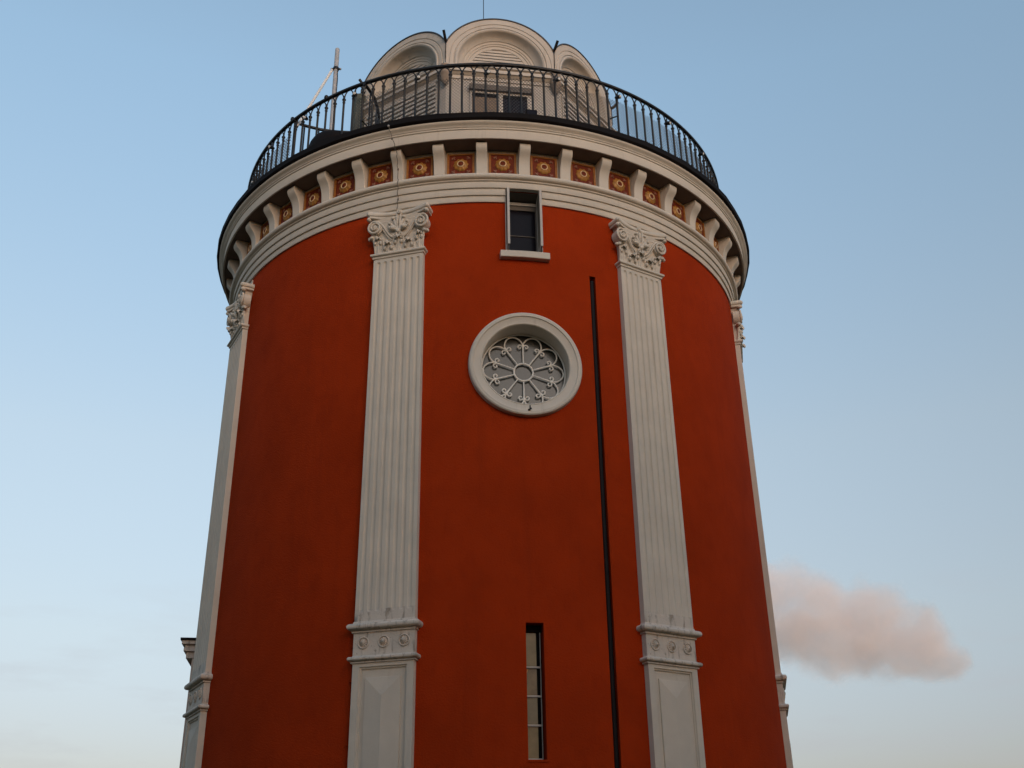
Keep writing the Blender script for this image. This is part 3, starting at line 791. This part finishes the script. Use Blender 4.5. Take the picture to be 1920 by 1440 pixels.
for i in range(-77, 77):
    a = A0 + STEP * i
    if abs(i) <= 49:
        if first: bal0.rotation_euler = (0, 0, R(a)); bal0.location = (0, 0, -11.16); first = False
        else: dup(bal0, a, rail).location = (0, 0, -11.16)
    else: rest.append(a)
mb = MB(); one = MB(); baluster_mb(one)
for a in rest:
    M3 = Matrix.Rotation(R(a), 3, 'Z'); mb.add([M3 @ Vector(v) for v in one.v], one.f, IRON)
ob = RB(mb, 'balusters', smooth=40); ob['kind'] = 'stuff'
# wire netting, diagonal strands on the inside of the balusters
mb = MB()
def netting(a0, a1, z0, z1):
    r = RR - 0.021; cell = 0.047; H = z1 - z0; sp = math.degrees(cell / r)
    n = int((a1 - a0) / sp); rise = 1.15
    span = math.degrees(H / rise / r)
    for k in range(-int(span / sp) - 1, n + 1):
        for sg in (1, -1):
            pts = []
            for i in range(15):
                u = i / 14
                a = a0 + sp * k + (u * span if sg > 0 else span - u * span)
                if a0 <= a <= a1: pts.append(pol(a, r + 0.001 * sg + 0.004 * sin(a * 3.1 + u * 5), z0 + H * u + 0.006 * sin(a * 2.2)))
            if len(pts) > 1: mb.tube(pts, 0.0033, WIRE, 4, caps=False)
netting(-100, -45.8, 11.17, 12.10); RB(mb, 'netting', smooth=0, recalc=False)
mb = MB(); netting(-27.8, 110, 11.17, 12.10); RB(mb, 'netting', smooth=0, recalc=False)

# stair rail: U shaped in plan, round the stair opening
sr = empty('stair_railing', (-2.1, -3.1, 11.16)); tag(sr, 'low curved black rail bending inward round the stair opening beside the mast', 'railing')
ctrl = [(-2.86, -2.90), (-2.78, -2.80), (-2.67, -2.745), (-2.48, -2.67), (-2.32, -2.63), (-2.17, -2.61), (-2.0, -2.60), (-1.83, -2.62), (-1.69, -2.68), (-1.60, -2.80), (-1.57, -2.95), (-1.572, -3.13), (-1.60, -3.38), (-1.66, -3.55), (-1.715, -3.67)]
mb = MB(); mb.tube([(x, y, 12.285) for x, y in ctrl], 0.024, IRON, 10)
o = mb.build('handrail', sr); o.location = (2.1, 3.1, -11.16)
for x, y in [(-2.83, -2.86), (-2.70, -2.76), (-2.50, -2.675), (-2.30, -2.628), (-2.0, -2.60), (-1.70, -2.68), (-1.575, -2.93), (-1.58, -3.20), (-1.64, -3.50)]:
    mb = MB(); mb.tube([(x, y, 11.15), (x, y, 12.28)], 0.0125, IRON, 8); o = mb.build('baluster', sr); o.location = (2.1, 3.1, -11.16)
mb = MB(); mb.tube([(x, y, 11.62) for x, y in ctrl[8:]], 0.010, IRON, 6); o = mb.build('crossbar', sr); o.location = (2.1, 3.1, -11.16)

# black domed stair hatch
mb = MB(); mb.revolve([(0, 11.15), (0.38, 11.15), (0.38, 11.48), (0.365, 11.56), (0.33, 11.63), (0.26, 11.675), (0.12, 11.70), (0, 11.705)], (-2.16, -3.12, 0), (0, 0, 1), BLACK, 40)
hb = mb.build('hatch_cover', smooth=40); tag(hb, 'squat black domed hatch cover behind the balusters at the foot of the mast', 'hatch')

# mast with clamp and strut
MA, MRd = -42.6, 3.45
mx_, my_, _ = pol(MA, MRd, 0)
mast = empty('mast', (mx_, my_, 11.15)); tag(mast, 'bare grey steel pole rising above the railing left of the dome', 'mast')
mb = MB(); mb.revolve([(0, 0), (0.036, 0), (0.036, 2.855), (0.030, 2.868), (0, 2.868)], (0, 0, 0), (0, 0, 1), STEEL, 16); mb.build('pole', mast)
mb = MB(); zc = 2.45
mb.revolve([(0.038, zc - 0.022), (0.047, zc - 0.022), (0.047, zc + 0.022), (0.038, zc + 0.022)], (0, 0, 0), (0, 0, 1), IRON, 14)
mb.box(-0.075, 0.075, -0.012, 0.012, zc - 0.012, zc + 0.012, IRON)
for sg in (-1, 1): mb.ball((sg * 0.072, 0, zc), 0.014, 0.018, 0.02, STEEL, 8, 6)
mb.build('clamp', mast)
mb = MB(); sx, sy, sz = pol(-44.6, 4.0, 12.16 - 11.15)
mb.tube([(-0.06, 0, zc - 0.02), (sx - mx_, sy - my_, sz)], 0.021, WHITEP, 8); mb.build('strut', mast)
mb = MB(); mb.tube([(0.03, -0.03, zc), (0.045, -0.045, 2.2), (0.042, -0.042, 1.9), (0.046, -0.02, 1.0), (0.042, -0.03, 0.05)], 0.006, IRON, 6); mb.build('cable', mast)

# lamps hung under the handrail
pos = [-67.2, -53.4, -40.5, -27.3, -13.4, 0.36, 14.4, 28.0, 41.9, 55.3, 69.0]
wh = ['fifth bay left of the middle', '', '', '', '']
names = {-67.2: 'small round fitting on the railing at its far left end', -53.4: 'small round fitting on the railing, second from its left end', -40.5: 'small round fitting on the baluster just left of the steel mast', -27.3: 'small round fitting on the baluster at the right end of the stair rail',
         -13.4: 'small round fitting on the railing in front of the left dome facet', 0.36: 'small round fitting on the railing in front of the left window pane', 14.4: 'small round fitting on the railing right of the dome window', 28.0: 'small round fitting on the railing just right of the dome corner',
         41.9: 'small round fitting on the railing against sky, nearest right of the dome', 55.3: 'small round fitting on the railing, second from its right end', 69.0: 'small round fitting on the railing at its far right end'}
lamp0 = MB()
lamp0.revolve([(0, -0.03), (0.024, -0.03), (0.030, 0.0), (0.030, 0.035), (0.025, 0.038), (0, 0.034)], (0, 0, 0), (0.3, -1, -0.35), IRON, 12)
lamp0.revolve([(0, 0), (0.022, 0), (0.018, 0.008), (0, 0.012)], (0.011, -0.037, -0.013), (0.3, -1, -0.35), WHITEP, 12)
lamp0.tube([(0, 0, 0), (0, 0.012, 0.04), (0, 0.01, 0.10)], 0.007, IRON, 6)
lo = None
for a in pos:
    if lo is None: o = lamp0.build('railing_fitting'); lo = o
    else: o = lo.copy(); COL.objects.link(o)
    o.location = pol(a + 0.35, RR + (0.04 if abs(a) < 60 else -0.03), 12.13); o.rotation_euler = (0, 0, R(a))
    tag(o, names[a], 'lamp', 'small fittings spaced along the railing')

# floodlight on the gallery edge
mb = MB(); mb.box(-0.075, 0.075, -0.06, 0.06, 0.03, 0.15, BLACK); mb.box(-0.066, 0.066, 0.058, 0.068, 0.04, 0.14, GLASS); mb.box(-0.085, -0.076, -0.02, 0.02, 0.0, 0.1, IRON); mb.box(0.076, 0.085, -0.02, 0.02, 0.0, 0.1, IRON); mb.box(-0.085, 0.085, -0.03, 0.03, -0.012, 0.0, IRON)
fl = mb.build('floodlight', smooth=0); fl.location = pol(8.6, 4.22, 11.182); fl.rotation_euler = (0, 0, R(8.6))
tag(fl, 'boxy black floodlight on the gallery edge below the dome window', 'floodlight')

# bracket arm reaching inward from the railing on the right
mb = MB(); mb.tube([pol(27.9, 4.04, 11.78), pol(26.9, 3.97, 11.765), pol(26.6, 3.95, 11.745), pol(26.55, 3.95, 11.69)], 0.011, IRON, 7)
tag(mb.build('hook_arm'), 'short black hooked arm sticking out from a baluster right of the dome', 'bracket')

# hanging wire down the cornice
mb = MB(); pts = [pol(-16.85, 4.41, 11.06), pol(-16.5, 4.39, 10.95), pol(-16.05, 4.33, 10.80), pol(-15.95, 4.245, 10.70), pol(-16.0, 4.20, 10.60), pol(-16.05, 4.15, 10.40), pol(-16.1, 4.14, 10.30), pol(-16.15, 4.11, 10.15), pol(-16.3, 4.075, 10.0), pol(-16.1, 4.14, 9.87)]
fine = []
for i in range(len(pts) - 1):
    for j in range(4):
        u = j / 4; v = Vector(pts[i]).lerp(Vector(pts[i + 1]), u); v.x += 0.006 * sin(i * 7 + j * 2.1); fine.append(v)
mb.tube(fine, 0.0045, RUST, 6)
for k in (6, 18, 30): mb.ball(fine[k], 0.012, 0.012, 0.022, RUST, 8, 6)
mb.ball(fine[0], 0.016, 0.016, 0.016, STEEL, 8, 6)
tag(mb.build('hanging_wire'), 'thin knotted wire hanging down the cornice onto the left front capital', 'wire')

# ------------------------------------------------------------------ lantern on the gallery
lan = empty('roof_lantern', (0, 0, 11.16)); tag(lan, 'cream eight sided lantern house with round arched gables on top of the tower', 'lantern')
F0 = 7.12; AP = 2.17; HW = AP * math.tan(R(22.5)); ZC = 14.08
def LB(mb, name, az=None, par=lan, **k):
    o = mb.build(name, par, **k)
    if par is lan: o.location = (0, 0, -11.16)
    if az is not None: o.rotation_euler = (0, 0, R(az))
    return o
def arch_pts(r, n=40, drop=0.0, clip=None):
    """half circle with straight legs down to ZC-drop, from right to left"""
    pts = [(r, ZC - drop)] if drop else []
    for i in range(n + 1):
        a = pi * i / n; pts.append((r * cos(a), ZC + r * sin(a)))
    if drop: pts.append((-r, ZC - drop))
    if clip: pts = [(max(-clip, min(clip, x)), z) for x, z in pts]
    return pts
def gable(M):
    mb = MB(); drop = 0.11
    prof = [(0.955, 0.0), (0.855, 0.0), (0.849, -0.012), (0.835, -0.012), (0.829, 0.004), (0.775, 0.004), (0.769, -0.012), (0.757, -0.012), (0.752, 0.008), (0.735, 0.016), (0.715, 0.010), (0.703, -0.004), (0.698, -0.03),
            (0.683, -0.075), (0.655, -0.115), (0.617, -0.140), (0.612, -0.156), (0.572, -0.158), (0.567, -0.170), (0.538, -0.171), (0.533, -0.184), (0.478, -0.185), (0.474, -0.205)]
    P = []
    for r, d in prof:
        row = []
        for x, z in arch_pts(r, 48, drop):
            x2 = max(-HW + 0.004, min(HW - 0.004, x))
            row.append((x2, -(AP + d), z))
        P.append(row)
    mb.grid(P, M)
    # boards in the tympanum, each lapping the next
    pitch = 0.064; z = ZC - drop; i = 0
    while z < ZC + 0.47:
        zt = min(z + pitch - 0.013, ZC + 0.478)
        def half(zz): return math.sqrt(max(1e-6, 0.48 ** 2 - max(0, zz - ZC) ** 2))
        h0, h1 = half(z), half(zt)
        o0, o1 = AP - 0.190, AP - 0.194
        mb.add([(-h0, -o0, z), (h0, -o0, z), (h1, -o1, zt), (-h1, -o1, zt), (-h0, -o0 + 0.018, z), (h0, -o0 + 0.018, z)], [(0, 1, 2, 3), (0, 4, 5, 1)], M)
        z += pitch; i += 1
    mb.add([(-0.5, -(AP - 0.21), ZC - drop), (0.5, -(AP - 0.21), ZC - drop), (0.5, -(AP - 0.21), ZC + 0.5), (-0.5, -(AP - 0.21), ZC + 0.5)], [(0, 1, 2, 3)], VOID)
    return mb
def vault():
    mb = MB(); P = []
    for o, r in ((AP + 0.012, 0.958), (AP + 0.012, 0.978), (0.25, 0.978), (0.25, 0.958)):
        P.append([(max(-HW + 0.002, min(HW - 0.002, x)) * (1 if o > 1 else 0.12), -o, z + (0.0 if o > 1 else 0.05)) for x, z in arch_pts(r, 48, 0)])
    mb.grid(P, ROOFM)
    return mb
gb = {}
for k in range(8):
    a = F0 + 45 * k
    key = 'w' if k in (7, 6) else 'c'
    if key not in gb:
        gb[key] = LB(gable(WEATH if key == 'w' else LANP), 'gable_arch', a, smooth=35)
    else: dup(gb[key], a, lan).location = (0, 0, -11.16)
    if k == 0: vt = LB(vault(), 'vault_roof', a, smooth=40)
    else: dup(vt, a, lan).location = (0, 0, -11.16)
for o in list(lan.children):
    if abs(math.degrees(o.rotation_euler.z) - (F0 + 315)) < 0.1:
        o.scale = (1.066, 1, 1); aa = R(F0 + 315); o.location = (-0.06 * cos(aa), -0.06 * sin(aa), -11.16)
mb = MB(); mb.revolve([(0.5, 14.9), (0.42, 15.05), (0.25, 15.16), (0.08, 15.2), (0, 15.22)], (0, 0, 0), (0, 0, 1), ROOFM, 24); LB(mb, 'roof_cap')
# walls with belt course
def octa(mb, prof, M):
    P = []
    for ap, z in prof: P.append([pol(F0 + 22.5 + 45 * j + (-0.9 if j == 6 else 0), ap / cos(R(22.5)) + (0.11 if j == 6 else 0), z) for j in range(9)])
    mb.grid(P, M)
mb = MB()
octa(mb, [(AP - 0.03, 11.16), (AP - 0.03, 13.70), (AP - 0.012, 13.702), (AP - 0.012, 13.735), (AP - 0.022, 13.738), (AP - 0.022, 13.775), (AP + 0.002, 13.79), (AP + 0.03, 13.815), (AP + 0.055, 13.818), (AP + 0.055, 13.855), (AP + 0.03, 13.86), (AP + 0.03, 13.905), (AP + 0.012, 13.915), (AP + 0.055, 13.93), (AP + 0.055, 13.952), (AP - 0.01, 13.972), (AP - 0.25, 13.974)], LANP)
LB(mb, 'wall', smooth=0)
# louvred boards on the facets beside the window
def louvres(M):
    mb = MB(); hw = 0.66; z0, z1 = 11.25, 13.66
    mb.box(-hw - 0.03, -hw, AP - 0.05, AP - 0.004, z0, z1, M); mb.box(hw, hw + 0.03, AP - 0.05, AP - 0.004, z0, z1, M)
    z = z0; p = 0.088
    while z < z1 - 0.02:
        mb.prism([(AP - 0.027, z), (AP + 0.008, z + 0.003), (AP + 0.006, z + 0.020), (AP - 0.010, z + p - 0.016), (AP - 0.027, z + p - 0.012)], -hw, hw, M); z += p
    mb.box(-hw, hw, AP - 0.04, AP - 0.026, z0, z1, VOID)
    return mb
for k in (7, 1, 2, 6):
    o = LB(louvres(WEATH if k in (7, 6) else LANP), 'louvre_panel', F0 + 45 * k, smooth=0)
    if k == 7:      # this facet is a little longer, so its plane is turned slightly
        p1 = Vector(pol(F0 - 22.5, AP / cos(R(22.5)), 0)); p2 = Vector(pol(F0 - 67.5 - 0.9, AP / cos(R(22.5)) + 0.11, 0))
        e_ = (p1 - p2).normalized(); nrm = Vector((e_.y, -e_.x, 0)); d_ = nrm.dot(p1)
        o.rotation_euler = (0, 0, math.atan2(nrm.x, -nrm.y)); mid_ = (p1 + p2) / 2
        o.location = nrm * (d_ - AP) + e_ * e_.dot(mid_) + Vector((0, 0, -11.16)); o.scale.x = 1.12
# window
wz = 13.56
mb = MB()
mb.box(-0.515, 0.515, AP - 0.035, AP + 0.060, wz - 0.105, wz, GREYB)
mb.box(-0.50, 0.50, AP - 0.035, AP + 0.012, wz - 0.145, wz - 0.106, LANP)
for a_, b_ in ((-0.50, -0.47), (-0.055, -0.020), (-0.015, 0.030), (0.43, 0.50)): mb.box(a_, b_, AP - 0.035, AP + 0.006, 12.30, wz - 0.146, LANP)
mb.box(-0.47, 0.43, AP - 0.035, AP + 0.03, 12.24, 12.298, LANP)
lw = LB(mb, 'window', F0, smooth=0)
for a_, b_, M in ((-0.469, -0.056, CURTO), (0.031, 0.429, GLASS)):
    m2 = MB(); m2.box(a_, b_, AP - 0.033, AP - 0.018, 12.30, wz - 0.20, M); m2.box(a_, b_, AP - 0.033, AP - 0.012, wz - 0.199, wz - 0.147, VOID); m2.build('pane', lw, smooth=0)
# corner corbels, scuppers
CRD = AP / cos(R(22.5))
mb = MB(); mb.revolve([(0, 13.52), (0.022, 13.525), (0.045, 13.56), (0.072, 13.63), (0.088, 13.70), (0.094, 13.71), (0.094, 13.735), (0.085, 13.74), (0.085, 13.90), (0.05, 13.93), (0, 13.94)], (0, -CRD - 0.02, 0), (0, 0, 1), CORB, 18)
cb = LB(mb, 'corbel', F0 + 22.5)
mb = MB(); mb.tube([(0, -CRD + 0.02, 14.44), (0, -CRD - 0.05, 14.49), (0, -CRD - 0.13, 14.58)], 0.024, IRON, 9)
sc = LB(mb, 'scupper', F0 + 22.5)
for k in range(1, 8):
    if k != 6: dup(cb, F0 + 22.5 + 45 * k, lan).location = (0, 0, -11.16)
    dup(sc, F0 + 22.5 + 45 * k, lan).location = (0, 0, -11.16)
mb = MB(); P = []
for z, r, w_ in ((11.16, 0.20, 0), (11.8, 0.165, 0), (12.6, 0.13, 0), (13.4, 0.105, 0), (14.2, 0.09, 0)):
    P.append([(r * cos(2 * pi * j / 20) * (1 + 0.12 * (j % 2)), -CRD - 0.10 - r * sin(2 * pi * j / 20) * (1 + 0.12 * (j % 2)), z) for j in range(21)])
mb.grid(P, MOSS); LB(mb, 'downspout', F0 - 67.5, smooth=50)
# lightning rod on the roof
mb = MB(); mb.tube([(0, 0, 0), (0, 0, 3.2)], 0.0075, IRON, 6); mb.revolve([(0, 0), (0.05, 0), (0.04, 0.05), (0.012, 0.09)], (0, 0, 0), (0, 0, 1), IRON, 10)
o = mb.build('lightning_rod'); o.location = (-0.005, 0, 15.2); tag(o, 'thin dark lightning rod standing on the crown of the lantern roof', 'lightning rod')
